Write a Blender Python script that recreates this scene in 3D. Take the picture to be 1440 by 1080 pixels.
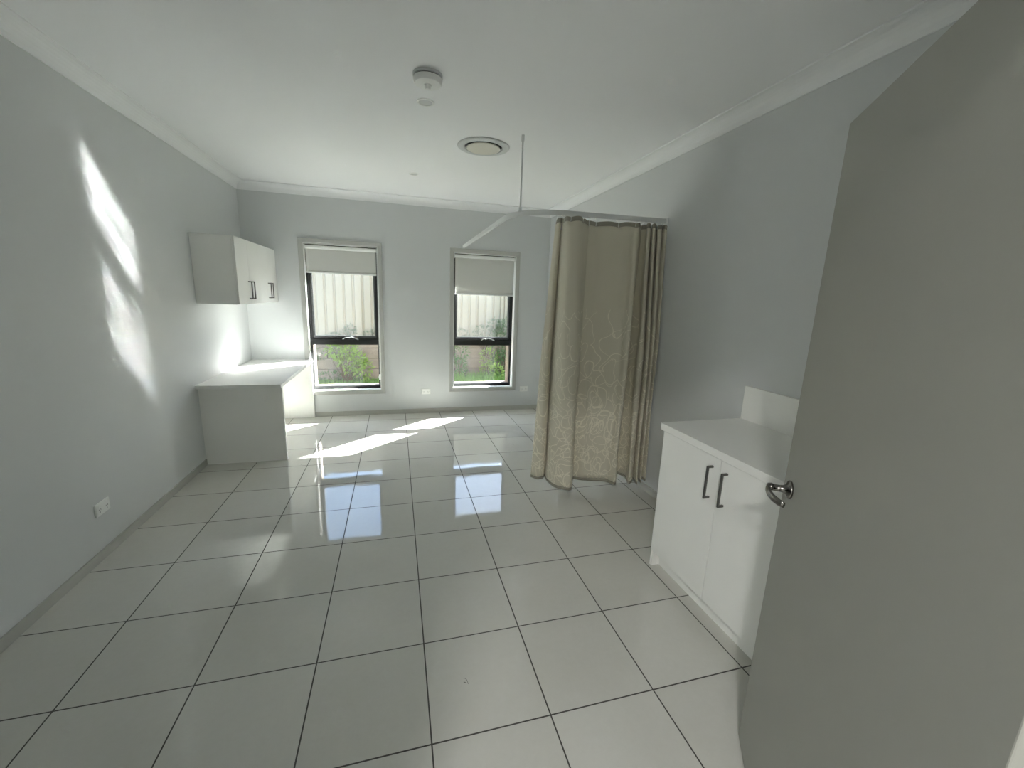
import bpy, bmesh, math, random
from mathutils import Vector, Matrix
for o in list(bpy.data.objects): bpy.data.objects.remove(o)
S = bpy.context.scene
COL = S.collection
PI = math.pi

# ------------------------------------------------------------------ camera
cd = bpy.data.cameras.new('camera'); cam = bpy.data.objects.new('camera', cd); COL.objects.link(cam)
cd.sensor_fit = 'HORIZONTAL'; cd.sensor_width = 36.0; cd.lens = 36.0 * 582.85 / 1440.0
cd.clip_start = 0.02; cd.clip_end = 200
CAM = Vector((1.2583, -1.199, 1.5633))
def look(yaw, pitch, roll):
    cy, sy, cp, sp = math.cos(yaw), math.sin(yaw), math.cos(pitch), math.sin(pitch)
    f = Vector((sy*cp, cy*cp, sp)); r = Vector((cy, -sy, 0)); u = r.cross(f)
    c, s = math.cos(roll), math.sin(roll)
    r2 = c*r + s*u; u2 = -s*r + c*u
    return Matrix((r2, u2, -f)).transposed()
M4 = look(.2751, -.2053, .0368).to_4x4(); M4.translation = CAM
cam.matrix_world = M4
S.camera = cam

# ------------------------------------------------------------------ light, sky, exposure
SUN_DIR = Vector((-.758, -.652, -.710)).normalized()      # the way the sunlight travels
sd = bpy.data.lights.new('sun', 'SUN'); so = bpy.data.objects.new('sun', sd); COL.objects.link(so)
sd.energy = 60.0; sd.angle = math.radians(.55); sd.color = (1.0, .99, .98)
so.rotation_euler = SUN_DIR.to_track_quat('-Z', 'Y').to_euler(); so.location = (8, 10, 9)
w = bpy.data.worlds.new('sky'); S.world = w; w.use_nodes = True
nt = w.node_tree; bg = nt.nodes['Background']
sk = nt.nodes.new('ShaderNodeTexSky'); sk.sky_type = 'NISHITA'; sk.sun_disc = False
sk.sun_elevation = math.radians(35.4); sk.sun_rotation = math.atan2(.758, .652)
sk.dust_density = 1.2; sk.ozone_density = 1.2
nt.links.new(sk.outputs[0], bg.inputs[0]); bg.inputs[1].default_value = .75
hd = bpy.data.lights.new('hall_fill_light', 'AREA'); ho = bpy.data.objects.new('hall_fill_light', hd); COL.objects.link(ho)  # unseen hall light, added to brighten the doorway jamb and fill the room
hd.shape = 'DISK'; hd.size = .3; hd.energy = 37; hd.color = (1, .98, .95)
ho.location = (.55, -2.30, 2.66)
vs = S.view_settings
S.display_settings.display_device = 'sRGB'
vs.view_transform = 'Standard'; vs.look = 'None'; vs.gamma = 1; vs.use_curve_mapping = False
vs.exposure = 0.79
cy = S.cycles
cy.use_denoising = True; cy.denoiser = 'OPENIMAGEDENOISE'
cy.caustics_reflective = True; cy.caustics_refractive = False
cy.blur_glossy = .05; cy.sample_clamp_indirect = 0; cy.sample_clamp_direct = 0
cy.max_bounces = 16; cy.diffuse_bounces = 10; cy.glossy_bounces = 6; cy.transparent_max_bounces = 24; cy.transmission_bounces = 8
cy.use_guiding = True; cy.use_surface_guiding = True
cy.use_adaptive_sampling = False

# ------------------------------------------------------------------ materials
def mat(name, col, rough=.5, metal=0, spec=.5, coat=0, coat_rough=.05, bump=0, bump_scale=60, var=0, var_scale=3, var_col=None):
    m = bpy.data.materials.new(name); m.use_nodes = True
    t = m.node_tree; b = t.nodes['Principled BSDF']
    b.inputs['Base Color'].default_value = (*col, 1); b.inputs['Roughness'].default_value = rough
    b.inputs['Metallic'].default_value = metal; b.inputs['Specular IOR Level'].default_value = spec
    b.inputs['Coat Weight'].default_value = coat; b.inputs['Coat Roughness'].default_value = coat_rough
    tc = t.nodes.new('ShaderNodeTexCoord')
    if bump:
        n = t.nodes.new('ShaderNodeTexNoise'); n.inputs['Scale'].default_value = bump_scale; n.inputs['Detail'].default_value = 4
        bp = t.nodes.new('ShaderNodeBump'); bp.inputs['Strength'].default_value = bump; bp.inputs['Distance'].default_value = .01
        t.links.new(tc.outputs['Object'], n.inputs['Vector']); t.links.new(n.outputs['Fac'], bp.inputs['Height'])
        t.links.new(bp.outputs[0], b.inputs['Normal'])
    if var:
        n2 = t.nodes.new('ShaderNodeTexNoise'); n2.inputs['Scale'].default_value = var_scale; n2.inputs['Detail'].default_value = 5
        mx = t.nodes.new('ShaderNodeMix'); mx.data_type = 'RGBA'
        mx.inputs['A'].default_value = (*col, 1)
        mx.inputs['B'].default_value = (*(var_col or tuple(c*(1-var) for c in col)), 1)
        t.links.new(tc.outputs['Object'], n2.inputs['Vector']); t.links.new(n2.outputs['Fac'], mx.inputs['Factor'])
        t.links.new(mx.outputs['Result'], b.inputs['Base Color'])
    return m
def N(t, k, **kw):
    n = t.nodes.new(k)
    for a, v in kw.items(): setattr(n, a, v)
    return n
def mth(t, op, a, b=None, c=None, clamp=False):
    n = t.nodes.new('ShaderNodeMath'); n.operation = op; n.use_clamp = clamp
    for i, x in enumerate((a, b, c)):
        if x is None: continue
        if isinstance(x, (int, float)): n.inputs[i].default_value = x
        else: t.links.new(x, n.inputs[i])
    return n.outputs[0]

WALLC = (.63, .647, .648)
M = {}
M['wall'] = mat('wall_paint', WALLC, .55, bump=.03, bump_scale=180)
M['ceiling'] = mat('ceiling_paint', (.87, .88, .89), .75, bump=.02, bump_scale=150)
M['cornice'] = mat('cornice_paint', (.85, .86, .865), .6, bump=.01, bump_scale=120)
M['skirt'] = mat('skirting_tile', (.50, .50, .465), .25, var=.08, var_scale=4)
M['laminate'] = mat('white_laminate', (.87, .87, .84), .38, bump=.01, bump_scale=300)
M['desk'] = mat('matt_white_laminate', (.84, .84, .82), .65, spec=.25, bump=.01, bump_scale=300)
M['lam_edge'] = mat('white_edging', (.86, .86, .83), .4, bump=.01, bump_scale=300)
M['handle'] = mat('gunmetal_handle', (.17, .165, .155), .38, metal=.8, bump=.01, bump_scale=400)
M['chrome'] = mat('brushed_steel', (.22, .21, .195), .2, metal=1, bump=.01, bump_scale=500)
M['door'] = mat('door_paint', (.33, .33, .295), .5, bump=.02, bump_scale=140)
M['gloss'] = mat('gloss_white_paint', (.93, .935, .92), .3, bump=.01, bump_scale=100)
M['arch'] = mat('architrave_paint', (.46, .465, .44), .4, bump=.01, bump_scale=100)
M['black'] = mat('black_aluminium', (.012, .013, .013), .4, bump=.01, bump_scale=300)
M['plastic'] = mat('white_plastic', (.84, .85, .83), .35, bump=.005, bump_scale=200)
M['plastic_grey'] = mat('pale_grey_plastic', (.62, .64, .64), .4, bump=.005, bump_scale=200)
M['dark'] = mat('dark_gap', (.03, .03, .03), .7, bump=.01, bump_scale=100)
M['ivory'] = mat('ivory_disc', (.72, .70, .62), .5, bump=.005, bump_scale=200)
M['track'] = mat('grey_track', (.72, .735, .735), .4, bump=.01, bump_scale=200)
M['brick'] = mat('outside_brick', (.34, .27, .22), .9, bump=.3, bump_scale=40, var=.3, var_scale=14)
M['fence'] = mat('cream_steel_fence', (.41, .37, .295), .6, bump=.01, bump_scale=60, var=.06, var_scale=1.2)
M['sleeper'] = mat('weathered_sleeper', (.33, .27, .215), .9, bump=.5, bump_scale=25, var=.5, var_scale=6, var_col=(.20, .165, .13))
M['soil'] = mat('garden_soil', (.10, .075, .05), 1, bump=.8, bump_scale=20, var=.4, var_scale=9)
M['lawn'] = mat('lawn_ground', (.11, .16, .05), 1, bump=.8, bump_scale=40, var=.4, var_scale=10)
M['stem'] = mat('brown_stem', (.16, .115, .075), .9, bump=.4, bump_scale=50, var=.3, var_scale=20)
def leafmat(name, a, b):
    m = mat(name, a, .55, var=1, var_scale=7, var_col=b)
    t = m.node_tree; p = t.nodes['Principled BSDF']; out = t.nodes['Material Output']
    tr = N(t, 'ShaderNodeBsdfTranslucent'); tr.inputs[0].default_value = (*[min(1, c*1.3) for c in a], 1)
    mx = N(t, 'ShaderNodeMixShader'); mx.inputs[0].default_value = .35
    t.links.new(p.outputs[0], mx.inputs[1]); t.links.new(tr.outputs[0], mx.inputs[2]); t.links.new(mx.outputs[0], out.inputs[0])
    return m
M['leaf_lime'] = leafmat('lime_leaf', (.33, .42, .10), (.13, .25, .06))
M['leaf_dark'] = leafmat('dark_leaf', (.07, .15, .05), (.14, .22, .08))
M['leaf_grey'] = leafmat('grey_green_leaf', (.20, .25, .17), (.12, .17, .10))
M['grass'] = leafmat('grass_blade', (.22, .36, .09), (.12, .24, .05))

def floor_mat():
    m = bpy.data.materials.new('polished_floor_tile'); m.use_nodes = True
    t = m.node_tree; b = t.nodes['Principled BSDF']; out = t.nodes['Material Output']
    tc = N(t, 'ShaderNodeTexCoord'); sx = N(t, 'ShaderNodeSeparateXYZ'); t.links.new(tc.outputs['Object'], sx.inputs[0])
    T, G = .45, .0028
    def dist(s):
        q = mth(t, 'DIVIDE', s, T)
        fr = mth(t, 'FRACT', mth(t, 'ADD', q, 100.5))
        return mth(t, 'MULTIPLY', mth(t, 'ABSOLUTE', mth(t, 'SUBTRACT', fr, .5)), T), mth(t, 'FLOOR', q)
    dx, ix = dist(sx.outputs[0]); dy, iy = dist(sx.outputs[1])
    d = mth(t, 'MINIMUM', dx, dy)
    tile = mth(t, 'GREATER_THAN', d, G)                         # 1 on the tile, 0 in the grout
    wn = N(t, 'ShaderNodeTexWhiteNoise', noise_dimensions='2D'); cb = N(t, 'ShaderNodeCombineXYZ')
    t.links.new(ix, cb.inputs[0]); t.links.new(iy, cb.inputs[1]); t.links.new(cb.outputs[0], wn.inputs[0])
    n1 = N(t, 'ShaderNodeTexNoise'); n1.inputs['Scale'].default_value = 2.2; n1.inputs['Detail'].default_value = 6
    t.links.new(tc.outputs['Object'], n1.inputs['Vector'])
    n2 = N(t, 'ShaderNodeTexNoise'); n2.inputs['Scale'].default_value = 34; n2.inputs['Detail'].default_value = 6; n2.inputs['Roughness'].default_value = .7
    t.links.new(tc.outputs['Object'], n2.inputs['Vector'])
    v = mth(t, 'ADD', mth(t, 'MULTIPLY', n1.outputs['Fac'], .6), mth(t, 'MULTIPLY', n2.outputs['Fac'], .4))
    v = mth(t, 'ADD', v, mth(t, 'MULTIPLY', mth(t, 'SUBTRACT', wn.outputs['Value'], .5), .25))
    cr = N(t, 'ShaderNodeValToRGB'); t.links.new(v, cr.inputs[0])
    cr.color_ramp.elements[0].position = .25; cr.color_ramp.elements[0].color = (.56, .555, .51, 1)
    cr.color_ramp.elements[1].position = .75; cr.color_ramp.elements[1].color = (.63, .625, .585, 1)
    mx = N(t, 'ShaderNodeMix', data_type='RGBA'); mx.inputs['A'].default_value = (.055, .052, .045, 1)
    t.links.new(tile, mx.inputs['Factor']); t.links.new(cr.outputs[0], mx.inputs['B'])
    # small scuffs and dust specks
    vo = N(t, 'ShaderNodeTexVoronoi', feature='F1'); vo.inputs['Scale'].default_value = 3.4
    t.links.new(tc.outputs['Object'], vo.inputs['Vector'])
    sp = mth(t, 'LESS_THAN', vo.outputs['Distance'], .016)
    mx2 = N(t, 'ShaderNodeMix', data_type='RGBA'); mx2.inputs['B'].default_value = (.12, .11, .09, 1)
    t.links.new(mx.outputs['Result'], mx2.inputs['A']); t.links.new(mth(t, 'MULTIPLY', sp, .7), mx2.inputs['Factor'])
    t.links.new(mx2.outputs['Result'], b.inputs['Base Color'])
    rr = mth(t, 'SUBTRACT', .85, mth(t, 'MULTIPLY', tile, .81))
    rr = mth(t, 'ADD', rr, mth(t, 'MULTIPLY', n2.outputs['Fac'], .02))
    t.links.new(rr, b.inputs['Roughness'])
    b.inputs['IOR'].default_value = 1.68; b.inputs['Specular IOR Level'].default_value = .5
    # faint waviness of each polished tile, sunk grout
    n3 = N(t, 'ShaderNodeTexNoise'); n3.inputs['Scale'].default_value = 4.5; n3.inputs['Detail'].default_value = 1.5
    ad = N(t, 'ShaderNodeVectorMath', operation='ADD'); t.links.new(tc.outputs['Object'], ad.inputs[0]); t.links.new(wn.outputs['Color'], ad.inputs[1])
    t.links.new(ad.outputs[0], n3.inputs['Vector'])
    h = mth(t, 'ADD', mth(t, 'MULTIPLY', n3.outputs['Fac'], .0009), mth(t, 'MULTIPLY', tile, .0012))
    bp = N(t, 'ShaderNodeBump'); bp.inputs['Strength'].default_value = 1; bp.inputs['Distance'].default_value = 1
    t.links.new(h, bp.inputs['Height']); t.links.new(bp.outputs[0], b.inputs['Normal'])
    return m
M['floor'] = floor_mat()

def glass_mat():
    m = bpy.data.materials.new('dusty_window_glass'); m.use_nodes = True
    t = m.node_tree; t.nodes.remove(t.nodes['Principled BSDF']); out = t.nodes['Material Output']
    tr = N(t, 'ShaderNodeBsdfTransparent'); tr.inputs[0].default_value = (.96, .98, .97, 1)
    gl = N(t, 'ShaderNodeBsdfGlossy'); gl.inputs['Roughness'].default_value = .02
    lw = N(t, 'ShaderNodeLayerWeight'); lw.inputs[0].default_value = .5
    fr = mth(t, 'ADD', mth(t, 'MULTIPLY', mth(t, 'POWER', lw.outputs['Facing'], 5), .96), .04)
    m1 = N(t, 'ShaderNodeMixShader'); t.links.new(fr, m1.inputs[0]); t.links.new(tr.outputs[0], m1.inputs[1]); t.links.new(gl.outputs[0], m1.inputs[2])
    du = N(t, 'ShaderNodeBsdfTranslucent'); du.inputs[0].default_value = (.8, .82, .82, 1)
    tc = N(t, 'ShaderNodeTexCoord'); n = N(t, 'ShaderNodeTexNoise'); n.inputs['Scale'].default_value = 5; n.inputs['Detail'].default_value = 5
    t.links.new(tc.outputs['Object'], n.inputs['Vector'])
    fac = mth(t, 'MULTIPLY', n.outputs['Fac'], DUST)
    m2 = N(t, 'ShaderNodeMixShader'); t.links.new(fac, m2.inputs[0]); t.links.new(m1.outputs[0], m2.inputs[1]); t.links.new(du.outputs[0], m2.inputs[2])
    t.links.new(m2.outputs[0], out.inputs[0])
    return m
DUST = .007
M['glass'] = glass_mat()
def screen_mat():
    m = bpy.data.materials.new('insect_mesh'); m.use_nodes = True
    t = m.node_tree; b = t.nodes['Principled BSDF']; out = t.nodes['Material Output']
    b.inputs['Base Color'].default_value = (.30, .31, .31, 1); b.inputs['Roughness'].default_value = .6
    tr = N(t, 'ShaderNodeBsdfTransparent')
    tc = N(t, 'ShaderNodeTexCoord'); sx = N(t, 'ShaderNodeSeparateXYZ'); t.links.new(tc.outputs['Object'], sx.inputs[0])
    def strand(s):
        return mth(t, 'LESS_THAN', mth(t, 'FRACT', mth(t, 'ADD', mth(t, 'MULTIPLY', s, 700), 50000)), .11)
    fac = mth(t, 'MAXIMUM', strand(sx.outputs[0]), strand(sx.outputs[2]))
    mx = N(t, 'ShaderNodeMixShader'); t.links.new(fac, mx.inputs[0]); t.links.new(tr.outputs[0], mx.inputs[1]); t.links.new(b.outputs[0], mx.inputs[2])
    t.links.new(mx.outputs[0], out.inputs[0])
    return m
M['screen'] = screen_mat()
def cloth_mat(name, col, translucent, pattern=False):
    m = bpy.data.materials.new(name); m.use_nodes = True
    t = m.node_tree; b = t.nodes['Principled BSDF']; out = t.nodes['Material Output']
    b.inputs['Roughness'].default_value = .8; b.inputs['Base Color'].default_value = (*col, 1)
    b.inputs['Sheen Weight'].default_value = .15
    tc = N(t, 'ShaderNodeTexCoord')
    wv = N(t, 'ShaderNodeTexNoise'); wv.inputs['Scale'].default_value = 420; wv.inputs['Detail'].default_value = 2
    t.links.new(tc.outputs['UV'], wv.inputs['Vector'])
    bp = N(t, 'ShaderNodeBump'); bp.inputs['Strength'].default_value = .15; bp.inputs['Distance'].default_value = .002
    t.links.new(wv.outputs['Fac'], bp.inputs['Height']); t.links.new(bp.outputs[0], b.inputs['Normal'])
    if pattern:
        sx = N(t, 'ShaderNodeSeparateXYZ'); t.links.new(tc.outputs['UV'], sx.inputs[0])
        # warp the cloth coordinates so that the embroidered stems curl
        nz = N(t, 'ShaderNodeTexNoise'); nz.inputs['Scale'].default_value = 5; nz.inputs['Detail'].default_value = 1
        t.links.new(tc.outputs['UV'], nz.inputs['Vector'])
        sub = N(t, 'ShaderNodeVectorMath', operation='SUBTRACT'); sub.inputs[1].default_value = (.5, .5, .5); t.links.new(nz.outputs['Color'], sub.inputs[0])
        def warped(k):
            sc = N(t, 'ShaderNodeVectorMath', operation='SCALE'); sc.inputs['Scale'].default_value = k; t.links.new(sub.outputs[0], sc.inputs[0])
            ad = N(t, 'ShaderNodeVectorMath', operation='ADD'); t.links.new(tc.outputs['UV'], ad.inputs[0]); t.links.new(sc.outputs[0], ad.inputs[1])
            return ad.outputs[0]
        wp = warped(.16)
        def band(x, c, wd): return mth(t, 'LESS_THAN', mth(t, 'ABSOLUTE', mth(t, 'SUBTRACT', x, c)), wd)
        lines = None
        def plus(a, b_): return b_ if a is None else mth(t, 'MAXIMUM', a, b_)
        low = mth(t, 'SMOOTH_MIN', 1, 1, 0)
        v = sx.outputs[1]
        def below(z): return mth(t, 'LESS_THAN', v, z)
        for sc, rad, wd, zt, seed in ((4.2, .42, .011, 1.50, 0.0), (6.0, .33, .016, 1.32, 3.3), (7.5, .40, .020, .85, 7.7), (9.0, .30, .024, .60, 1.7)):
            vo = N(t, 'ShaderNodeTexVoronoi', feature='F1', voronoi_dimensions='2D'); vo.inputs['Scale'].default_value = sc; vo.inputs['Randomness'].default_value = .9
            mp = N(t, 'ShaderNodeVectorMath', operation='ADD'); mp.inputs[1].default_value = (seed, seed*.7, 0)
            st = N(t, 'ShaderNodeVectorMath', operation='MULTIPLY'); st.inputs[1].default_value = (1.25, .8, 1)
            t.links.new(wp, mp.inputs[0]); t.links.new(mp.outputs[0], st.inputs[0]); t.links.new(st.outputs[0], vo.inputs['Vector'])
            lines = plus(lines, mth(t, 'MULTIPLY', band(vo.outputs['Distance'], rad, wd), below(zt)))
        for sc, wd, zt, seed in ((3.2, .0045, 1.48, 11.0), (5.0, .006, 1.0, 5.0)):
            nn = N(t, 'ShaderNodeTexNoise', noise_dimensions='2D'); nn.inputs['Scale'].default_value = sc; nn.inputs['Detail'].default_value = 0
            mp = N(t, 'ShaderNodeVectorMath', operation='ADD'); mp.inputs[1].default_value = (seed, seed, 0)
            t.links.new(wp, mp.inputs[0]); t.links.new(mp.outputs[0], nn.inputs['Vector'])
            lines = plus(lines, mth(t, 'MULTIPLY', band(nn.outputs['Fac'], .5, wd), below(zt)))
        mx = N(t, 'ShaderNodeMix', data_type='RGBA'); mx.inputs['A'].default_value = (*col, 1)
        mx.inputs['B'].default_value = (*[min(1, c*1.22+.05) for c in col], 1)
        t.links.new(lines, mx.inputs['Factor']); t.links.new(mx.outputs['Result'], b.inputs['Base Color'])
        t.links.new(mth(t, 'SUBTRACT', .8, mth(t, 'MULTIPLY', lines, .4)), b.inputs['Roughness'])
    tr = N(t, 'ShaderNodeBsdfTranslucent'); tr.inputs[0].default_value = (*col, 1)
    ms = N(t, 'ShaderNodeMixShader'); ms.inputs[0].default_value = translucent
    t.links.new(b.outputs[0], ms.inputs[1]); t.links.new(tr.outputs[0], ms.inputs[2]); t.links.new(ms.outputs[0], out.inputs[0])
    return m
CURT = (.66, .62, .505)
M['curtain'] = cloth_mat('taupe_curtain_cloth', CURT, .10, True)
M['curtain_band'] = cloth_mat('taupe_curtain_band', tuple(c*.5 for c in CURT), .05)
M['blind'] = cloth_mat('blind_fabric', (.70, .70, .665), .12)
M['tag'] = mat('grey_care_tag', (.42, .40, .40), .7, bump=.05, bump_scale=200)

# ------------------------------------------------------------------ mesh helpers
def box(bm, x0, x1, y0, y1, z0, z1, bev=0):
    r = bmesh.ops.create_cube(bm, size=1)
    vsx = r['verts']
    bmesh.ops.scale(bm, vec=(abs(x1-x0), abs(y1-y0), abs(z1-z0)), verts=vsx)
    bmesh.ops.translate(bm, vec=((x0+x1)/2, (y0+y1)/2, (z0+z1)/2), verts=vsx)
    if bev:
        es = list({e for v in vsx for e in v.link_edges})
        bmesh.ops.bevel(bm, geom=es, offset=bev, segments=2, profile=.5, affect='EDGES')
def lathe(bm, prof, c=(0, 0, 0), n=48, axis='Z'):
    rings = []
    for (r, z) in prof:
        ring = []
        for i in range(n if r > 1e-6 else 1):
            a = 2*PI*i/n
            p = (r*math.cos(a), r*math.sin(a), z)
            if axis == 'Y': p = (p[0], p[2], p[1])
            ring.append(bm.verts.new((p[0]+c[0], p[1]+c[1], p[2]+c[2])))
        rings.append(ring)
    for a, b in zip(rings, rings[1:]):
        for i in range(n):
            j = (i+1) % n
            if len(a) == 1 and len(b) == 1: continue
            if len(a) == 1: bm.faces.new((a[0], b[i], b[j]))
            elif len(b) == 1: bm.faces.new((a[i], b[0], a[j]))
            else: bm.faces.new((a[i], b[i], b[j], a[j]))
def tube(bm, pts, rad, n=10, flat=1.0, up=None, caps=True):
    pts = [Vector(p) for p in pts]
    if not isinstance(rad, (list, tuple)): rad = [rad]*len(pts)
    rings = []; u = None
    for i, p in enumerate(pts):
        d = (pts[min(i+1, len(pts)-1)] - pts[max(i-1, 0)]).normalized()
        ref = Vector(up) if up else (Vector((0, 0, 1)) if abs(d.z) < .9 else Vector((1, 0, 0)))
        if u is None or up: u = (ref - d*ref.dot(d)).normalized()
        else: u = (u - d*u.dot(d)).normalized()
        v = d.cross(u)
        rings.append([bm.verts.new(p + u*math.cos(2*PI*k/n)*rad[i] + v*math.sin(2*PI*k/n)*rad[i]*flat) for k in range(n)])
    for a, b in zip(rings, rings[1:]):
        for k in range(n): bm.faces.new((a[k], a[(k+1) % n], b[(k+1) % n], b[k]))
    if caps: bm.faces.new(rings[0][::-1]); bm.faces.new(rings[-1])
def sweep(bm, path, prof, closed_caps=True):
    """prof: list of (offset sideways, z) swept along a level path of (x, y, z)."""
    path = [Vector(p) for p in path]; rings = []
    for i, p in enumerate(path):
        d = (path[min(i+1, len(path)-1)] - path[max(i-1, 0)]); d.z = 0; d.normalize()
        s = Vector((d.y, -d.x, 0))
        rings.append([bm.verts.new(p + s*a + Vector((0, 0, b))) for a, b in prof])
    n = len(prof)
    for a, b in zip(rings, rings[1:]):
        for k in range(n): bm.faces.new((a[k], a[(k+1) % n], b[(k+1) % n], b[k]))
    if closed_caps: bm.faces.new(rings[0]); bm.faces.new(rings[-1][::-1])
def obj(name, bm, m, parent=None, smooth=False, mods=None):
    bmesh.ops.recalc_face_normals(bm, faces=bm.faces)
    me = bpy.data.meshes.new(name); bm.to_mesh(me); bm.free()
    me.materials.append(m)
    if smooth:
        for p in me.polygons: p.use_smooth = True
    o = bpy.data.objects.new(name, me); COL.objects.link(o)
    if parent: o.parent = parent; o.matrix_parent_inverse = Matrix.Translation(-Vector(parent.location)) if parent.type == 'EMPTY' and parent.parent is None else Matrix()
    return o
def B(): return bmesh.new()
def boxes(name, bs, m, parent=None, bev=0):
    bm = B()
    for b in bs: box(bm, *b, bev=bev)
    return obj(name, bm, m, parent)
def struct(o): o['kind'] = 'structure'; return o
def thing(name, label, cat, loc, group=None):
    o = bpy.data.objects.new(name, None); COL.objects.link(o); o.location = loc; o.empty_display_size = .1
    o['label'] = label; o['category'] = cat
    if group: o['group'] = group
    return o
def tag(o, label, cat, group=None):
    o['label'] = label; o['category'] = cat
    if group: o['group'] = group
    return o

# ------------------------------------------------------------------ room shell
XL, XR, YF, YB, ZC = -.404, 3.272, -.97, 4.317, 2.705
WIN = ((.230, 1.047), (1.989, 2.806)); WZ0, WZ1 = .337, 2.098
bm = B(); box(bm, XL-.15, XR+.15, -3.2, YB+.1, -.12, 0)
struct(obj('floor', bm, M['floor']))
struct(boxes('ceiling', [(XL-.15, XR+.15, -3.2, YB+.35, ZC, ZC+.1)], M['ceiling']))
struct(boxes('wall_left', [(XL-.12, XL, -3.2, YB, 0, ZC)], M['wall']))
struct(boxes('wall_right', [(XR, XR+.12, -3.2, YB, 0, ZC)], M['wall']))
def holed(y0, y1, g):
    (a0, a1), (b0, b1) = [(p-g, q+g) for p, q in WIN]; z0, z1 = WZ0-g, WZ1+g
    xs0, xs1 = XL-.12, XR+.12
    return [(xs0, xs1, y0, y1, -.1, z0), (xs0, xs1, y0, y1, z1, ZC),
            (xs0, a0, y0, y1, z0, z1), (a1, b0, y0, y1, z0, z1), (b1, xs1, y0, y1, z0, z1)]
struct(boxes('wall_back', holed(YB, YB+.135, .012), M['wall']))
struct(boxes('wall_outside', holed(YB+.135, YB+.285, -.022), M['brick']))
JX0, JX1, DZ = .985, 1.958, 2.085
struct(boxes('wall_front', [(XL, JX0-.02, YF-.11, YF, 0, ZC), (JX1+.02, XR, YF-.11, YF, 0, ZC), (JX0-.02, JX1+.02, YF-.11, YF, DZ+.02, ZC)], M['wall']))
struct(boxes('trim_1', [(JX0-.02, JX0, YF-.115, YF+.004, 0, DZ), (JX1, JX1+.02, YF-.115, YF+.004, 0, DZ), (JX0-.02, JX1+.02, YF-.115, YF+.004, DZ, DZ+.02)], M['gloss']))
struct(boxes('wall_hall', [(XL, XR, -3.2, -3.1, 0, ZC)], M['wall']))
# cove cornices
CP = [(0, 0), (.0, -.086), (.008, -.086)] + [(.008+.076*(1-math.cos(a*PI/12)), -.079+.071*math.sin(a*PI/12)) for a in range(7)] + [(.086, -.008), (.086, 0)]
def cornice(k, p0, p1, flip):
    bm = B(); sweep(bm, [(*p0, ZC), (*p1, ZC)], [((-a if flip else a), b) for a, b in CP])
    struct(obj('trim_%d' % k, bm, M['cornice']))
cornice(2, (XL, YF), (XL, YB), False)
cornice(3, (XL, YB), (XR, YB), False)
cornice(4, (XR, YF), (XR, YB), True)
cornice(5, (XL, YF), (XR, YF), True)
# tile skirting
SK = .058
struct(boxes('baseboard_left', [(XL, XL+.010, YF, 2.868, 0, SK)], M['skirt'], bev=.0015))
struct(boxes('baseboard_back', [(.252, XR-.01, YB-.010, YB, 0, SK)], M['skirt'], bev=.0015))
struct(boxes('baseboard_right', [(XR-.012, XR, .748, YB, 0, SK)], M['skirt'], bev=.0015))

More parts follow.
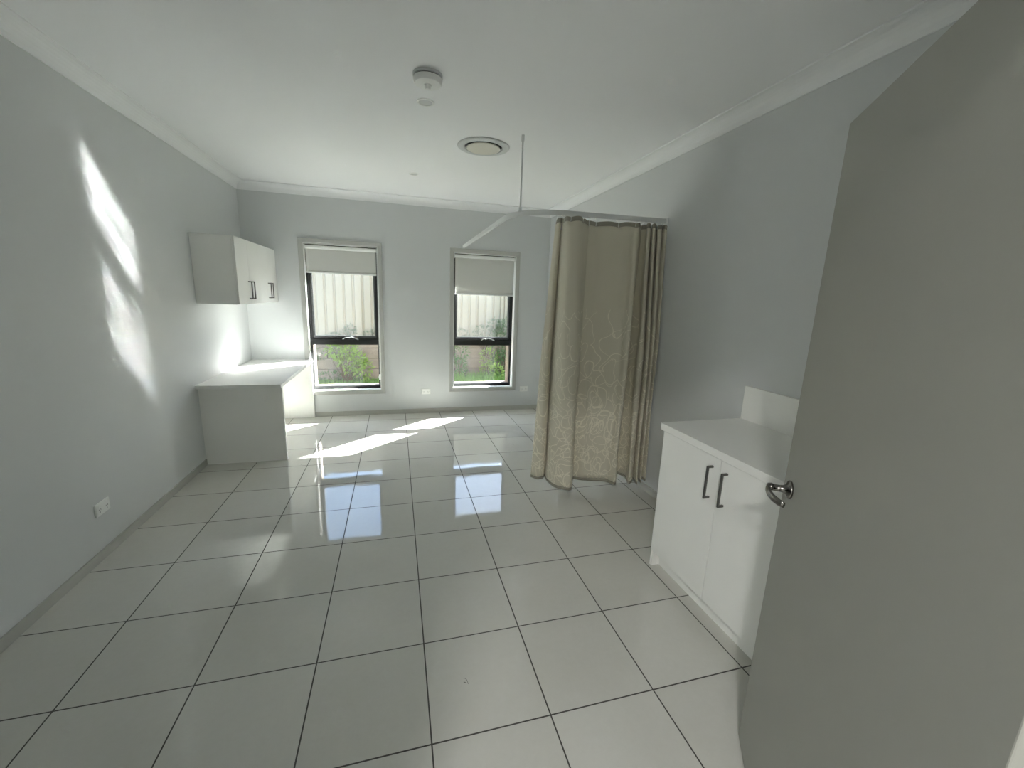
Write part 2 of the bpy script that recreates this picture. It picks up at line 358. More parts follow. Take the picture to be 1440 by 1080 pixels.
# ------------------------------------------------------------------ windows
def window(n, x0, x1, upper_dx):
    r = thing('window_%d' % n, '', 'window', ((x0+x1)/2, YB, WZ0))
    del r['label']; del r['category']; r['kind'] = 'structure'
    z0, z1 = WZ0, WZ1; y0 = YB; F = YB+.082                     # F: face of the black frame
    g = .011
    boxes('reveal', [(x0-g, x0, y0, F+.05, z0-g, z1+g), (x1, x1+g, y0, F+.05, z0-g, z1+g), (x0, x1, y0, F+.05, z0-g, z0), (x0, x1, y0, F+.05, z1, z1+g)], M['gloss'], r)
    bm = B(); a = .052; e = .004                                # architrave: mitred picture frame with a chamfered inner edge
    def loop(k, y): return [bm.verts.new((x0-k, y, z0-k)), bm.verts.new((x1+k, y, z0-k)), bm.verts.new((x1+k, y, z1+k)), bm.verts.new((x0-k, y, z1+k))]
    L = [loop(a+e, y0), loop(a+e, y0-.012), loop(a+e-.004, y0-.016), loop(e+.010, y0-.012), loop(e, y0-.006), loop(e, y0)]
    for p, q in zip(L, L[1:]):
        for i in range(4): bm.faces.new((p[i], p[(i+1) % 4], q[(i+1) % 4], q[i]))
    obj('architrave', bm, M['arch'], r)
    T0, T1 = .905, .985                                          # transom
    boxes('frame', [(x0, x0+.022, F, F+.06, z0, z1), (x1-.022, x1, F, F+.06, z0, z1), (x0+.022, x1-.022, F, F+.06, z0, z0+.035), (x0+.022, x1-.022, F, F+.06, z1-.03, z1),
                    (x0+.022, x1-.022, F-.006, F+.06, T0, T1), (x0+.022, x1-.022, F-.016, F-.006, T1-.030, T1-.012)], M['black'], r, bev=.0015)
    sh = boxes('awning_sash', [(x0+.022, x0+.058, F+.012, F+.05, T1, z1-.03), (x1-.058, x1-.022, F+.012, F+.05, T1, z1-.03), (x0+.058, x1-.058, F+.012, F+.05, T1, T1+.032), (x0+.058, x1-.058, F+.012, F+.05, z1-.062, z1-.03)], M['black'], r, bev=.0015)
    boxes('upper_pane', [(x0+.058, x1-.058, F+.030, F+.036, T1+.032, z1-.062)], M['glass'], r)
    boxes('lower_pane', [(x0+.022, x1-.022, F+.030, F+.036, z0+.035, T0)], M['glass'], r)
    boxes('insect_screen', [(x0+.04, x1-.04, F+.0075, F+.0080, T1+.002, z1-.034)], M['screen'], r)
    bm = B(); xc = (x0+x1)/2 + .04                                # chain winder: body, boss and folded crank
    box(bm, xc-.055, xc+.055, F-.022, F+.004, T1-.012, T1+.014, bev=.005)
    lathe(bm, [(0, -.012), (.011, -.012), (.013, 0), (.013, .012), (0, .012)], (xc, F-.028, T1+.004), 20, 'Y')
    w_ = obj('winder', bm, M['black'], r)
    bm = B()
    tube(bm, [(xc, F-.036, T1+.010), (xc+.035, F-.043, T1+.022), (xc+.075, F-.043, T1+.008), (xc+.115, F-.040, T1-.010)], [.006, .006, .006, .007], 10)
    tube(bm, [(xc, F-.036, T1+.010), (xc-.035, F-.042, T1+.016), (xc-.07, F-.040, T1-.006)], [.006, .005, .006], 10)
    obj('crank', bm, M['plastic_grey'], w_, True)
    return r
window(1, *WIN[0], 0); window(2, *WIN[1], 0)

def blind(x0, x1, zb, label, chain):
    y = YB+.040; r = thing('roller_blind', label, 'blind', ((x0+x1)/2, y, zb))
    bm = B()
    pr = [(-.010+.022*math.cos(a*PI/10), .022*math.sin(a*PI/10)) for a in range(20)]
    rg = []
    for x in (x0+.012, x1-.012):
        rg.append([bm.verts.new((x, y+p, WZ1-.036+q)) for p, q in pr])
    for k in range(20): bm.faces.new((rg[0][k], rg[0][(k+1) % 20], rg[1][(k+1) % 20], rg[1][k]))
    bm.faces.new(rg[0][::-1]); bm.faces.new(rg[1])
    obj('roller_tube', bm, M['plastic'], r, False)
    boxes('bracket', [(x0+.001, x0+.010, y-.024, y+.024, WZ1-.062, WZ1-.006)], M['plastic_grey'], r, bev=.003)
    boxes('bracket', [(x1-.010, x1-.001, y-.024, y+.024, WZ1-.062, WZ1-.006)], M['plastic_grey'], r, bev=.003)
    bm = B(); nx, nz = 24, 12; g = []
    for j in range(nz+1):
        z = zb+.014+(WZ1-.04-zb-.014)*j/nz
        g.append([bm.verts.new((x0+.016+(x1-x0-.032)*i/nx, y-.0165+.0015*math.sin(i*.8+j*.2), z)) for i in range(nx+1)])
    for j in range(nz):
        for i in range(nx): bm.faces.new((g[j][i], g[j][i+1], g[j+1][i+1], g[j+1][i]))
    f = obj('blind_fabric', bm, M['blind'], r, True)
    sm = f.modifiers.new('thick', 'SOLIDIFY'); sm.thickness = .001
    bm = B(); box(bm, x0+.014, x1-.014, y-.026, y-.012, zb, zb+.020, bev=.005)
    obj('bottom_rail', bm, M['plastic'], r)
    if chain:
        bm = B(); X = x1-.007
        for yy in (y-.008, y+.008):
            for k in range(70):
                z = WZ1-.05-(WZ1-.05-.50)*k/69
                bmesh.ops.create_icosphere(bm, subdivisions=1, radius=.0032, matrix=Matrix.Translation((X, yy, z)))
            tube(bm, [(X, yy, WZ1-.05), (X, yy, .50)], .0013, 6)
        c = obj('control_chain', bm, M['plastic'], r, True)
        bm = B(); box(bm, X-.012, x1-.0005, y-.017, y+.017, .455, .525, bev=.006)
        lathe(bm, [(0, -.008), (.012, -.008), (.012, .008), (0, .008)], (X-.006, y, .49), 16)
        obj('chain_tensioner', bm, M['plastic'], c)
    return r
blind(*WIN[0], 1.765, 'short pale roller blind above the fence view beside the wall cabinet', True)
blind(*WIN[1], 1.578, 'longer pale roller blind in the window nearest the curtain', False)

# ------------------------------------------------------------------ power outlets
def outlet(name, label, c, face):
    """face: 'x' = on the left wall looking +x, 'y' = on the back wall looking -y"""
    r = thing(name, label, 'power outlet', c, 'double power outlets')
    def P(u, v, d):                                               # u across, v up, d out of the wall
        return (c[0]+d, c[1]+u, c[2]+v) if face == 'x' else (c[0]+u, c[1]-d, c[2]+v)
    def slab(bm, u0, u1, v0, v1, d0, d1, bev=0):
        a, b = P(u0, v0, d0), P(u1, v1, d1); box(bm, min(a[0], b[0]), max(a[0], b[0]), min(a[1], b[1]), max(a[1], b[1]), a[2], b[2], bev)
    bm = B(); slab(bm, -.059, .059, -.037, .037, 0, .009, .0025); slab(bm, -.052, .052, -.030, .030, .009, .0105, .0006)
    obj('plate', bm, M['plastic'], r)
    for s in (-1, 1):
        bm = B(); slab(bm, s*.036-.006, s*.036+.006, .012, .025, .0105, .0145, .0015); obj('switch', bm, M['plastic'], r)
        bm = B()
        slab(bm, s*.030-.0085, s*.030-.0060, -.006, .003, .0102, .0108); slab(bm, s*.030+.0060, s*.030+.0085, -.006, .003, .0102, .0108)
        slab(bm, s*.030-.0012, s*.030+.0012, -.020, -.011, .0102, .0108); obj('socket', bm, M['dark'], r)
outlet('power_outlet', 'white double power outlet low on the left wall', (XL, 1.534, .295), 'x')
outlet('power_outlet', 'white double power outlet between the two windows', (1.622, YB, .293), 'y')
outlet('power_outlet', 'white double power outlet beside the curtain, under the right window', (2.988, YB, .298), 'y')

# ------------------------------------------------------------------ cabinet furniture
def bar_handle(parent, axis, p, z0, z1, out):
    """square D handle standing off the face at p (x of face, y), out = -1/+1 along x"""
    x, y = p; bm = B(); s = .005
    X0, X1 = x, x+out*.034
    box(bm, min(X1-out*2*s, X1), max(X1-out*2*s, X1), y-s, y+s, z0, z1, bev=.0015)
    for z in (z0+s, z1-s): box(bm, min(X0, X1-out*s), max(X0, X1-out*s), y-s, y+s, z-s, z+s, bev=.001)
    return obj('handle', bm, M['handle'], parent)
# floor cabinet on the right wall
fx, y1, y0 = 2.722, .745, -.175
r = thing('floor_cabinet', 'white two-door floor cabinet with bench top between the curtain and open door', 'cabinet', (3.0, .285, 0))
boxes('carcass', [(fx, XR-.001, y1-.018, y1, 0, .862), (fx, XR-.001, y0, y0+.018, 0, .862), (fx+.004, XR-.001, y0+.018, y1-.018, .11, .128), (XR-.02, XR-.001, y0+.018, y1-.018, .128, .862), (fx+.004, XR-.02, y0+.018, y1-.018, .84, .862)], M['laminate'], r, bev=.0008)
boxes('kickboard', [(fx+.053, fx+.069, y0+.018, y1-.018, 0, .11)], M['laminate'], r)
for a, b, hy in ((.2895, y1-.0195, .335), (y0+.0015, .2865, .243)):
    d = boxes('door', [(fx-.016, fx+.002, a, b, .117, .857)], M['laminate'], r, bev=.001)
    bar_handle(d, 'x', (fx-.016, hy), .645, .812, -1)
bm = B(); box(bm, fx-.026, XR-.001, y0-.01, y1+.012, .862, .900)
es = [e for e in bm.edges if all(abs(v.co.x-(fx-.026)) < 1e-5 for v in e.verts) and abs(e.verts[0].co.z-e.verts[1].co.z) > .01]
bmesh.ops.bevel(bm, geom=es, offset=.014, segments=5, profile=.5, affect='EDGES')
es = [e for e in bm.edges if e.calc_length() > .3]
bmesh.ops.bevel(bm, geom=es, offset=.0015, segments=2, profile=.5, affect='EDGES')
obj('bench_top', bm, M['laminate'], r)
boxes('splashback', [(XR-.018, XR-.001, y0-.01, y1+.012, .900, 1.100)], M['lam_edge'], r, bev=.001)
# wall cabinet in the far left corner
X1 = -.092; ya = 3.040; yz = YB-.001
r = thing('wall_cabinet', 'white four-door wall cabinet hung in the corner above the desk', 'cabinet', (XL, (ya+yz)/2, 1.415))
boxes('carcass', [(XL+.001, X1, ya, ya+.018, 1.415, 2.0), (XL+.001, X1, yz-.018, yz, 1.415, 2.0), (XL+.001, X1, ya+.018, yz-.018, 1.415, 1.433), (XL+.001, X1, ya+.018, yz-.018, 1.982, 2.0), (XL+.001, XL+.015, ya+.018, yz-.018, 1.433, 1.982)], M['laminate'], r, bev=.0008)
wdt = (yz-ya)/4
for k in range(4):
    a, b = ya+k*wdt+.0012, ya+(k+1)*wdt-.0012
    d = boxes('door', [(X1+.001, X1+.018, a, b, 1.417, 1.998)], M['laminate'], r, bev=.001)
    bar_handle(d, 'x', (X1+.018, (b-.038) if k % 2 == 0 else (a+.038)), 1.462, 1.626, 1)
# desk under it
r = thing('desk', 'white corner desk with full side panels under the wall cabinet', 'desk', (-.08, 3.56, 0))
bm = B(); box(bm, XL+.001, .256, 2.818, YB-.001, .700, .733, bev=.0015); obj('desk_top', bm, M['desk'], r)
boxes('side_panel', [(XL+.001, .249, 2.872, 2.905, 0, .700)], M['laminate'], r, bev=.001)
boxes('side_panel', [(XL+.001, .246, YB-.034, YB-.001, 0, .700)], M['laminate'], r, bev=.001)

# ------------------------------------------------------------------ the open door
E_ = Vector((2.450, -.240, 0)); D_ = Vector((-.575, -.818, 0)).normalized(); NN = Vector((D_.y, -D_.x, 0))   # free edge, towards hinge, out of the near face
DM = Matrix((( D_.x, NN.x, 0, E_.x), (D_.y, NN.y, 0, E_.y), (0, 0, 1, 0), (0, 0, 0, 1)))
r = thing('door_1', '', 'door', tuple(E_ + D_*.92)); del r['label']; del r['category']; r['kind'] = 'structure'
def dobj(name, bm, m, parent, smooth=False):
    bm.transform(DM); return obj(name, bm, m, parent, smooth)
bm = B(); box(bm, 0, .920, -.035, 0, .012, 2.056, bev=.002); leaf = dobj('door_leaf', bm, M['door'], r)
def lever(side):
    y0 = 0 if side > 0 else -.035; s = side
    bm = B(); lathe(bm, [(0, y0), (.0285, y0), (.0285, y0+s*.005), (.0255, y0+s*.009), (.016, y0+s*.012), (.0115, y0+s*.020), (.0105, y0+s*.030), (.0105, y0+s*.048), (0, y0+s*.048)], (.068, 0, 1.018), 32, 'Y')
    ro = dobj('rosette', bm, M['chrome'], r, True)
    bm = B()
    pts = [(.058, y0+s*.050, 1.020), (.070, y0+s*.060, 1.0195), (.090, y0+s*.0655, 1.018), (.115, y0+s*.066, 1.015), (.140, y0+s*.060, 1.012), (.160, y0+s*.050, 1.010), (.172, y0+s*.040, 1.009)]
    tube(bm, pts, [.0085, .0125, .0125, .012, .0115, .0105, .0085], 14, flat=.55, up=(0, 0, 1))
    bmesh.ops.create_uvsphere(bm, u_segments=14, v_segments=8, radius=.0115, matrix=Matrix.Translation((.068, y0+s*.052, 1.019)))
    dobj('lever_handle', bm, M['chrome'], ro, True)
lever(1); lever(-1)
bm = B(); box(bm, -.0012, .0, -.029, -.006, .93, 1.105, bev=.0004); box(bm, -.008, 0, -.023, -.012, 1.01, 1.026, bev=.002); dobj('latch_plate', bm, M['chrome'], r)
for z in (.22, 1.05, 1.85):
    bm = B(); lathe(bm, [(0, -.05), (.006, -.05), (.006, .05), (0, .05)], (.925, -.036, z), 14); dobj('hinge', bm, M['chrome'], r, True)

bm = B(); tube(bm, [(1.498, .233, .0012), (1.505, .230, .0016), (1.510, .2245, .0012), (1.5127, .212, .0016), (1.514, .202, .0011)], .0006, 6)
tube(bm, [(1.4968, .2143, .0011), (1.501, .2125, .0018), (1.505, .2107, .0012)], .0008, 6)
tag(obj('thread', bm, M['dark'], None, True), 'tiny dark curl of thread lying on a floor tile near the camera', 'thread')

# ------------------------------------------------------------------ ceiling fittings
def disc(name, prof, c, m, parent=None, n=64): bm = B(); lathe(bm, prof, c, n); return obj(name, bm, m, parent, True)
def sharp(o):
    md = o.modifiers.new('edges', 'EDGE_SPLIT'); md.split_angle = math.radians(35); return o
c = (1.445, 1.330, ZC)
r = thing('smoke_alarm', 'round white ceiling sensor with a short central stub, nearest the camera', 'smoke alarm', c)
sharp(disc('mounting_base', [(0, 0), (.078, 0), (.078, -.012), (.070, -.014), (0, -.014)], c, M['plastic_grey'], r))
sharp(disc('seam_ring', [(0, -.013), (.069, -.013), (.069, -.020), (0, -.020)], c, M['dark'], r))
sharp(disc('alarm_cover', [(0, -.0195), (.0755, -.0195), (.0765, -.022), (.074, -.040), (.068, -.047), (.020, -.050), (.0185, -.047), (.0185, -.043), (0, -.043)], c, M['plastic'], r))
sharp(disc('sensor_stub', [(0, -.042), (.0145, -.042), (.0145, -.066), (.0125, -.070), (0, -.071)], c, M['plastic'], r, 32))
sharp(disc('stub_seam', [(0, -.0425), (.0180, -.0425), (.0180, -.0450), (0, -.0450)], c, M['dark'], r, 32))
def downlight(label, c, R):
    r = thing('downlight', label, 'downlight', c, 'recessed downlights')
    sharp(disc('trim_ring', [(R*.74, .0), (R, 0), (R, -.002), (R*.96, -.0045), (R*.80, -.0045), (R*.74, -.001), (R*.74, 0)], c, M['plastic'], r))
    sharp(disc('lens', [(0, -.0008), (R*.74, -.0008), (R*.74, 0), (0, 0)], c, M['plastic_grey'], r))
downlight('white recessed downlight just behind the round ceiling sensor', (1.456, 1.662, ZC), .054)
downlight('small white recessed downlight furthest back, nearest the windows', (1.448, 3.270, ZC), .046)
c = (1.938, 2.275, ZC)
r = thing('ceiling_diffuser', 'large round ceiling air vent with ivory centre disc', 'air vent', c)
sharp(disc('outer_ring', [(.142, 0), (.200, 0), (.203, -.004), (.198, -.010), (.172, -.017), (.150, -.014), (.142, 0)], c, M['plastic_grey'], r))
sharp(disc('throat', [(0, -.001), (.152, -.001), (.152, -.0025), (0, -.0025)], c, M['dark'], r))
sharp(disc('centre_disc', [(0, -.012), (.128, -.012), (.132, -.016), (.128, -.021), (0, -.0225)], c, M['ivory'], r))
sharp(disc('spindle', [(0, -.002), (.02, -.002), (.02, -.0125), (0, -.0125)], c, M['dark'], r, 24))

# ------------------------------------------------------------------ curtain track and curtain
r = thing('curtain_track', 'grey bent ceiling-hung curtain track from right wall to back wall', 'curtain track', (2.16, 1.944, ZC))
path = [(XR-.002, 1.737), (3.0, 1.756), (2.75, 1.7735), (2.49, 1.792)]
for k in range(1, 13):
    a = k/12*PI/2; path.append((2.49-.385*math.sin(a), 2.165-.373*math.cos(a)))
path += [(2.105, 2.6), (2.105, 3.3), (2.105, YB-.002)]
bm = B(); sweep(bm, [(*p, 2.178) for p in path], [(-.011, -.017), (-.011, .017), (.011, .017), (.011, -.017), (.005, -.017), (.005, -.012), (-.005, -.012), (-.005, -.017)])
obj('rail', bm, M['track'], r)
bm = B(); tube(bm, [(2.160, 1.944, 2.19), (2.160, 1.944, ZC)], .0062, 14)
rod = obj('drop_rod', bm, M['track'], r, True)
bm = B(); lathe(bm, [(0, 0), (.011, 0), (.011, -.040), (.0085, -.045), (0, -.045)], (2.160, 1.944, ZC), 20); obj('ceiling_socket', bm, M['track'], rod, False)
bm = B(); lathe(bm, [(0, 0), (.012, 0), (.012, .028), (.008, .034), (0, .034)], (2.160, 1.944, 2.188), 20); obj('rail_clamp', bm, M['track'], rod, False)
boxes('wall_bracket', [(XR-.014, XR-.0005, 1.716, 1.760, 2.155, 2.202)], M['track'], r, bev=.003)
boxes('wall_bracket', [(2.085, 2.125, YB-.012, YB-.0005, 2.155, 2.202)], M['track'], r, bev=.003)

#       x top, x hem, y
CC = [(2.403, 2.318, 1.86), (2.414, 2.352, 1.80), (2.436, 2.406, 1.815), (2.442, 2.438, 1.862), (2.434, 2.425, 1.775), (2.441, 2.450, 1.670), (2.473, 2.508, 1.628),
      (2.530, 2.570, 1.632), (2.600, 2.636, 1.748), (2.658, 2.684, 1.825), (2.640, 2.655, 1.868), (2.575, 2.590, 1.872), (2.585, 2.600, 1.835), (2.630, 2.642, 1.815), (2.660, 2.668, 1.800), (2.712, 2.722, 1.775), (2.764, 2.756, 1.768), (2.850, 2.826, 1.730),
      (2.905, 2.888, 1.700), (2.948, 2.925, 1.680), (2.968, 2.946, 1.635), (3.002, 2.978, 1.645), (3.050, 3.028, 1.735), (3.105, 3.092, 1.820), (3.080, 3.070, 1.868), (3.020, 3.010, 1.870), (3.035, 3.030, 1.835), (3.075, 3.085, 1.790),
      (3.108, 3.115, 1.730), (3.071, 3.090, 1.655), (3.078, 3.105, 1.635), (3.108, 3.150, 1.668), (3.160, 3.190, 1.760), (3.117, 3.165, 1.655), (3.120, 3.170, 1.628),
      (3.150, 3.196, 1.662), (3.205, 3.228, 1.755), (3.163, 3.205, 1.655), (3.170, 3.209, 1.630), (3.205, 3.235, 1.665), (3.235, 3.248, 1.750), (3.222, 3.240, 1.680),
      (3.226, 3.246, 1.640), (3.252, 3.258, 1.665)]
def cr(p0, p1, p2, p3, t): return .5*((2*p1)+(-p0+p2)*t+(2*p0-5*p1+4*p2-p3)*t*t+(-p0+3*p1-3*p2+p3)*t**3)
cols = []
SUB = 7
for i in range(len(CC)-1):
    q = [CC[max(0, min(len(CC)-1, i+k))] for k in (-1, 0, 1, 2)]
    for s in range(SUB): cols.append(tuple(cr(*[q[k][a] for k in range(4)], s/SUB) for a in range(3)))
cols.append(CC[-1])
ZT, ZH = 2.142, .088
def cpt(ci, z):
    xt, xb, y = cols[ci]; t = (ZT-z)/(ZT-ZH); ts = t**.85
    my = 1.748
    amp = .66 + .44*min(1, t*2.2)
    wob = .010*math.sin(ci*.21+z*3.1)*t + .006*math.sin(ci*.07+z*5.7+1.3)*t
    x = xt+(xb-xt)*ts
    return (min(x, XR-.012), my+(y-my)*amp + wob, z)
arc = [0]
for i in range(1, len(cols)):
    a, b = Vector(cpt(i-1, .8)), Vector(cpt(i, .8)); arc.append(arc[-1]+(a-b).length)
def sag(ci, z):                                                    # heading dips between its hooks, hem hangs a little unevenly
    top = max(0, (z-1.95)/.192)
    bot = max(0, (.35-z)/.262)
    return -.012*top*(1-abs(math.sin(arc[ci]*PI/.155))) + bot*.012*math.sin(arc[ci]*4.3+.8)
def strip(z0, z1, nz, name, m, parent):
    bm = B(); uv = bm.loops.layers.uv.new('UVMap'); g = []
    for j in range(nz+1):
        z = z0+(z1-z0)*j/nz; row = []
        for i in range(len(cols)):
            p = cpt(i, z); row.append(bm.verts.new((p[0], p[1], p[2]+sag(i, z))))
        g.append(row)
    for j in range(nz):
        for i in range(len(cols)-1):
            f = bm.faces.new((g[j][i], g[j][i+1], g[j+1][i+1], g[j+1][i]))
            for lp, (jj, ii) in zip(f.loops, ((j, i), (j, i+1), (j+1, i+1), (j+1, i))):
                lp[uv].uv = (arc[ii], z0+(z1-z0)*jj/nz)
    o = obj(name, bm, m, parent, True)
    sm = o.modifiers.new('thick', 'SOLIDIFY'); sm.thickness = .0018; sm.offset = 0
    return o
r = thing('curtain', 'taupe hospital curtain with swirling stem pattern hanging from the bent track', 'curtain', (2.8, 1.75, ZH))
strip(ZH+.024, ZT-.032, 56, 'curtain_fabric', M['curtain'], r)
strip(ZT-.032, ZT, 3, 'heading_band', M['curtain_band'], r)
strip(ZH, ZH+.024, 2, 'hem_band', M['curtain_band'], r)
hooks = []
step = arc[-1]/19
k = 0
for i in range(len(cols)):
    if arc[i] >= k*step-1e-6:
        x, y, z = cpt(i, ZT); ty = 1.792-(x-2.49)/(XR-2.49)*.055
        bm = B()
        tube(bm, [(x, y-.001, ZT-.028+sag(i, ZT)), (x, y-.004, ZT-.006), (x, (y+ty)/2, ZT+.006), (x, ty, ZT+.012), (x, ty, 2.164)], .0016, 6)
        box(bm, x-.005, x+.005, ty-.0045, ty+.0045, 2.156, 2.1625, bev=.001)
        obj('curtain_hook', bm, M['plastic'], r); k += 1
bm = B(); a = Vector(cpt(3, 2.09)); box(bm, 2.424, 2.452, 1.778, 1.7795, 2.055, 2.108, bev=.0005)
bm.transform(Matrix.Translation((2.438, 1.779, 2.08)) @ Matrix.Rotation(.16, 4, 'Y') @ Matrix.Translation((-2.438, -1.779, -2.08)))
o = obj('care_tag', bm, M['tag'], r); o['label'] = 'small grey care tag'

# ------------------------------------------------------------------ outside
bm = B()                                                           # the house's unseen roof, added to shade the fence: soffit, fascia, tiled slope
EY, EZ = 5.06, 2.45
pr = [(YB+.285, EZ), (EY, EZ), (EY, EZ+.20), (1.2, EZ+.20+(EY-1.2)*.42), (1.2, ZC+.12), (YB+.285, ZC+.12)]
a_ = [bm.verts.new((-2.5, y, z)) for y, z in pr]; b_ = [bm.verts.new((6.0, y, z)) for y, z in pr]
bm.faces.new(a_); bm.faces.new(b_[::-1])
for i in range(6): bm.faces.new((a_[i], a_[(i+1) % 6], b_[(i+1) % 6], b_[i]))
struct(obj('roof', bm, M['plastic_grey']))
random.seed(7)
GZ = -.10
o = struct(boxes('lawn_ground', [(-4, 8, YB+.285, 7.18, GZ-.3, GZ)], M['lawn']))
o = struct(boxes('garden_bed', [(-4, 8, 7.24, 9.5, GZ-.3, .70)], M['soil']))
# timber sleeper retaining wall: each sleeper is a part
r = thing('retaining_wall', 'weathered timber sleeper retaining wall under the cream fence', 'retaining wall', (1.8, 7.2, GZ))
for row in range(4):
    z0 = GZ+.004+row*.205; x = -3.6 + (0 if row % 2 else 1.2)
    while x < 7:
        boxes('sleeper', [(x+.004, x+2.39, 7.185+random.uniform(-.004, .004), 7.239, z0, z0+.2)], M['sleeper'], r, bev=.006); x += 2.4
# corrugated fence
FY, FZ0, FZ1, RIB = 7.30, .70, 2.03, .168
r = thing('fence', 'cream ribbed steel boundary fence seen through both windows', 'fence', (1.8, FY, FZ0))
def sheet(x0, x1):
    bm = B(); prof = []; k = int(round((x1-x0)/RIB)); w = (x1-x0)/k
    for i in range(k):
        b = x0+i*w
        prof += [(b, 0), (b+w*.10, 0), (b+w*.17, .028), (b+w*.80, .028), (b+w*.86, .022), (b+w*.93, .0)]
    prof.append((x1, 0))
    lo = [bm.verts.new((x, FY-y, FZ0)) for x, y in prof]; hi = [bm.verts.new((x, FY-y, FZ1)) for x, y in prof]
    for i in range(len(prof)-1): bm.faces.new((lo[i], lo[i+1], hi[i+1], hi[i]))
    o = obj('fence_panel', bm, M['fence'], r); md = o.modifiers.new('thick', 'SOLIDIFY'); md.thickness = .002
for k in range(-1, 3):
    X0 = -1.36+k*2.37
    sheet(X0+.03, X0+2.34)
    boxes('fence_post', [(X0-.028, X0+.028, FY-.032, FY+.02, FZ0-.02, FZ1+.03)], M['fence'], r, bev=.004)
    boxes('fence_rail', [(X0+.028, X0+2.342, FY-.036, FY+.02, FZ1-.01, FZ1+.03)], M['fence'], r, bev=.004)
# plants
def leaf(bm, p, d, L, W, up):
    d = d.normalized(); s = d.cross(up)
    if s.length < 1e-3: s = Vector((1, 0, 0))
    s.normalize(); n = s.cross(d)
    v = [p, p+d*L*.4+s*W*.5+n*W*.12, p+d*L-n*L*.12, p+d*L*.4-s*W*.5+n*W*.12, p+d*L*.45-n*W*.05]
    vv = [bm.verts.new(q) for q in v]
    bm.faces.new((vv[0], vv[1], vv[4])); bm.faces.new((vv[1], vv[2], vv[4])); bm.faces.new((vv[2], vv[3], vv[4])); bm.faces.new((vv[3], vv[0], vv[4]))
def rv(a=1): return Vector((random.gauss(0, 1), random.gauss(0, 1), random.gauss(0, 1))).normalized()*a
def bush(label, base, lobes, n, L, W, m, nm='shrub', cat='shrub', group=None, ymax=7.17):
    """lobes: (centre, radius xyz) relative to the base"""
    r = thing(nm, label, cat, base, group); b0 = Vector(base)
    sb = B(); lb = B()
    tot = sum(q[1][0]*q[1][2] for q in lobes)
    for c_, rad in lobes:
        c_ = Vector(c_)
        k = int(n*rad[0]*rad[2]/tot)
        for s in range(max(3, k//28)):
            e = rv(); e = Vector((e.x*rad[0], e.y*rad[1], e.z*rad[2]))*random.uniform(.3, .95)
            tip = b0+c_+e; tip.y = min(tip.y, ymax-.02); tip.z = max(tip.z, b0.z+.03)
            st = b0+Vector((random.gauss(0, .02), random.gauss(0, .02), -.01)); mid = st.lerp(tip, .5)+rv(.03); mid.z = max(mid.z, b0.z+.01); mid.y = min(mid.y, ymax-.02)
            tube(sb, [st, mid, tip], [.006, .004, .002], 5)
        for s in range(k):
            e = rv(); q = random.uniform(.45, 1)**.5
            p = b0+c_+Vector((e.x*rad[0], e.y*rad[1], e.z*rad[2]))*q
            if p.y > ymax-.01 or p.z < b0.z+.02: continue
            d = (e+rv(.8)+Vector((0, -.2, .15)))
            if p.y > ymax-.10: d.y = -abs(d.y)
            leaf(lb, p, d, L*random.uniform(.6, 1.25), W*random.uniform(.7, 1.2), Vector((0, 0, 1))+rv(.6))
    obj('foliage', lb, m, r); obj('stem', sb, M['stem'], r)
    return r
bush('lime green leafy shrub against the sleeper wall, seen through the left window', (.34, 6.92, GZ),
     [((-.02, 0, .60), (.26, .16, .20)), ((.12, -.02, .42), (.26, .17, .22)), ((.28, 0, .25), (.20, .14, .18)), ((-.20, 0, .62), (.14, .12, .14))], 900, .085, .032, M['leaf_lime'])
bush('low dark ground plant at the foot of the lime shrub', (.10, 6.98, GZ), [((-.05, 0, .10), (.22, .10, .10)), ((.3, -.03, .09), (.22, .09, .09))], 260, .06, .025, M['leaf_dark'])
bush('small dark sprig on the sleeper wall left of the lime shrub', (-.14, 7.08, .30), [((0, 0, .1), (.10, .05, .14))], 60, .05, .02, M['leaf_dark'])
bush('wispy grey-green plant growing along the fence base, left window', (.38, 7.25, .70), [((0, -.02, .08), (.16, .05, .09)), ((.03, -.02, .17), (.10, .05, .10))], 200, .06, .02, M['leaf_grey'], ymax=7.262)
bush('wispy grey-green plant in the left window nearest the outlet wall', (.80, 7.25, .70), [((-.05, -.02, .06), (.16, .05, .07)), ((.10, -.02, .12), (.10, .04, .09))], 150, .055, .02, M['leaf_grey'], ymax=7.262)
bush('low grey tuft at the fence base near the left window frame', (.10, 7.25, .70), [((0, -.02, .04), (.14, .04, .05))], 70, .05, .02, M['leaf_grey'], ymax=7.262)
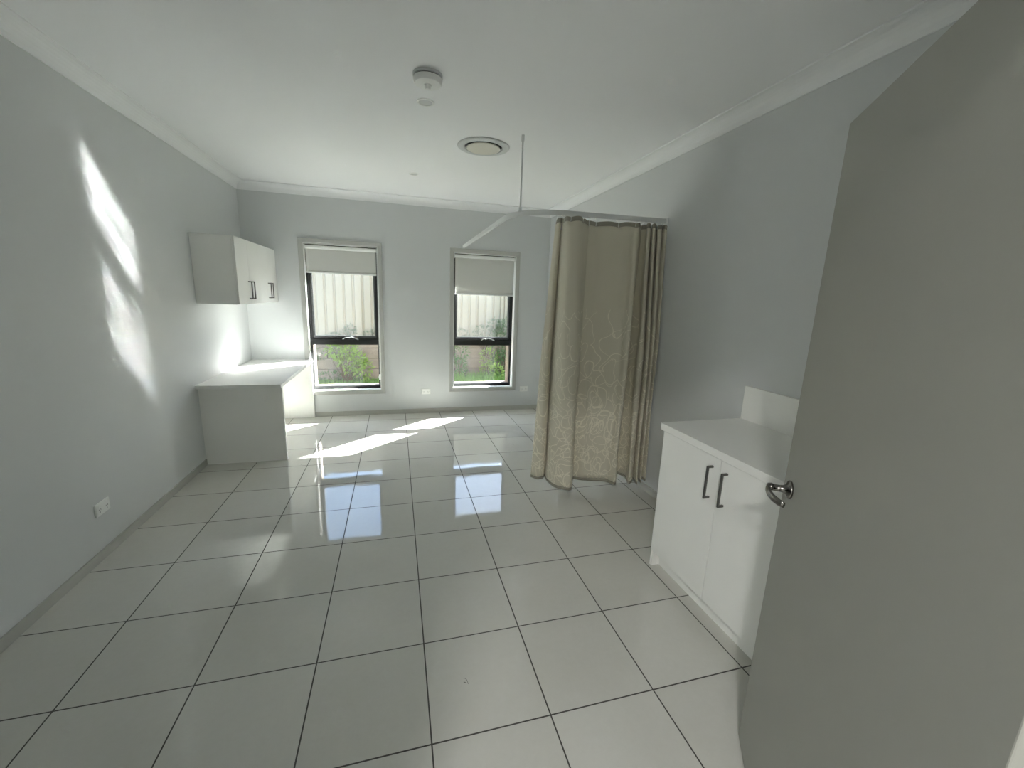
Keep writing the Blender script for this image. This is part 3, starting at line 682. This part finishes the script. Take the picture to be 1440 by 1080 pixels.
bush('tall dark shrub rising over the sleepers at the right of the right window', (3.36, 6.95, GZ),
     [((0, 0, .75), (.26, .18, .38)), ((-.03, .02, .30), (.24, .17, .30)), ((.06, .03, 1.08), (.22, .14, .16))], 900, .085, .035, M['leaf_dark'])
bush('grey-green shrub spreading over the wall top, right window', (2.98, 7.04, .40), [((0, -.02, .45), (.22, .09, .16)), ((.2, -.02, .60), (.16, .09, .16)), ((-.2, 0, .38), (.14, .08, .10))], 420, .06, .022, M['leaf_grey'])
bush('leafy green shrub at the left of the right window', (2.46, 6.88, GZ), [((0, 0, .55), (.16, .14, .26)), ((-.04, 0, .25), (.18, .14, .24))], 420, .075, .028, M['leaf_dark'])
bush('bright green shrub in front of the sleepers, middle of the right window', (3.02, 6.86, GZ), [((0, 0, .45), (.18, .12, .22)), ((.02, 0, .2), (.2, .12, .18))], 380, .07, .025, M['leaf_lime'])
bush('bright young plant at the lower right corner of the right window', (3.12, 6.55, GZ), [((0, 0, .22), (.13, .10, .16))], 140, .10, .035, M['leaf_lime'])
bush('small grey tuft at the fence base, left in the right window', (2.52, 7.25, .70), [((0, -.02, .10), (.14, .04, .11))], 90, .055, .02, M['leaf_grey'], ymax=7.262)
def grass(x0, x1, y0, y1, n, h):
    bm = B()
    for _ in range(n):
        x, y = random.uniform(x0, x1), random.uniform(y0, y1); hh = h*random.uniform(.5, 1.3); a = random.uniform(0, 2*PI); lean = random.uniform(0, .6)*hh
        d = Vector((math.cos(a), math.sin(a), 0)); s = Vector((-d.y, d.x, 0))*.004
        p = Vector((x, y, GZ-.005)); q = p+Vector((0, 0, hh*.6))+d*lean*.35; t = p+Vector((0, 0, hh))+d*lean
        v = [bm.verts.new(k) for k in (p-s, p+s, q+s*.8, q-s*.8, t)]
        bm.faces.new(v[:4]); bm.faces.new((v[3], v[2], v[4]))
    return bm
o = tag(obj('grass', grass(-1.2, 1.6, 6.3, 7.1, 5000, .06), M['grass']), 'short green lawn grass below the left window view', 'grass'); o['kind'] = 'stuff'
o = tag(obj('grass', grass(1.9, 3.9, 6.0, 7.05, 3600, .20), M['grass']), 'long green grass seen at the foot of the right window', 'grass'); o['kind'] = 'stuff'
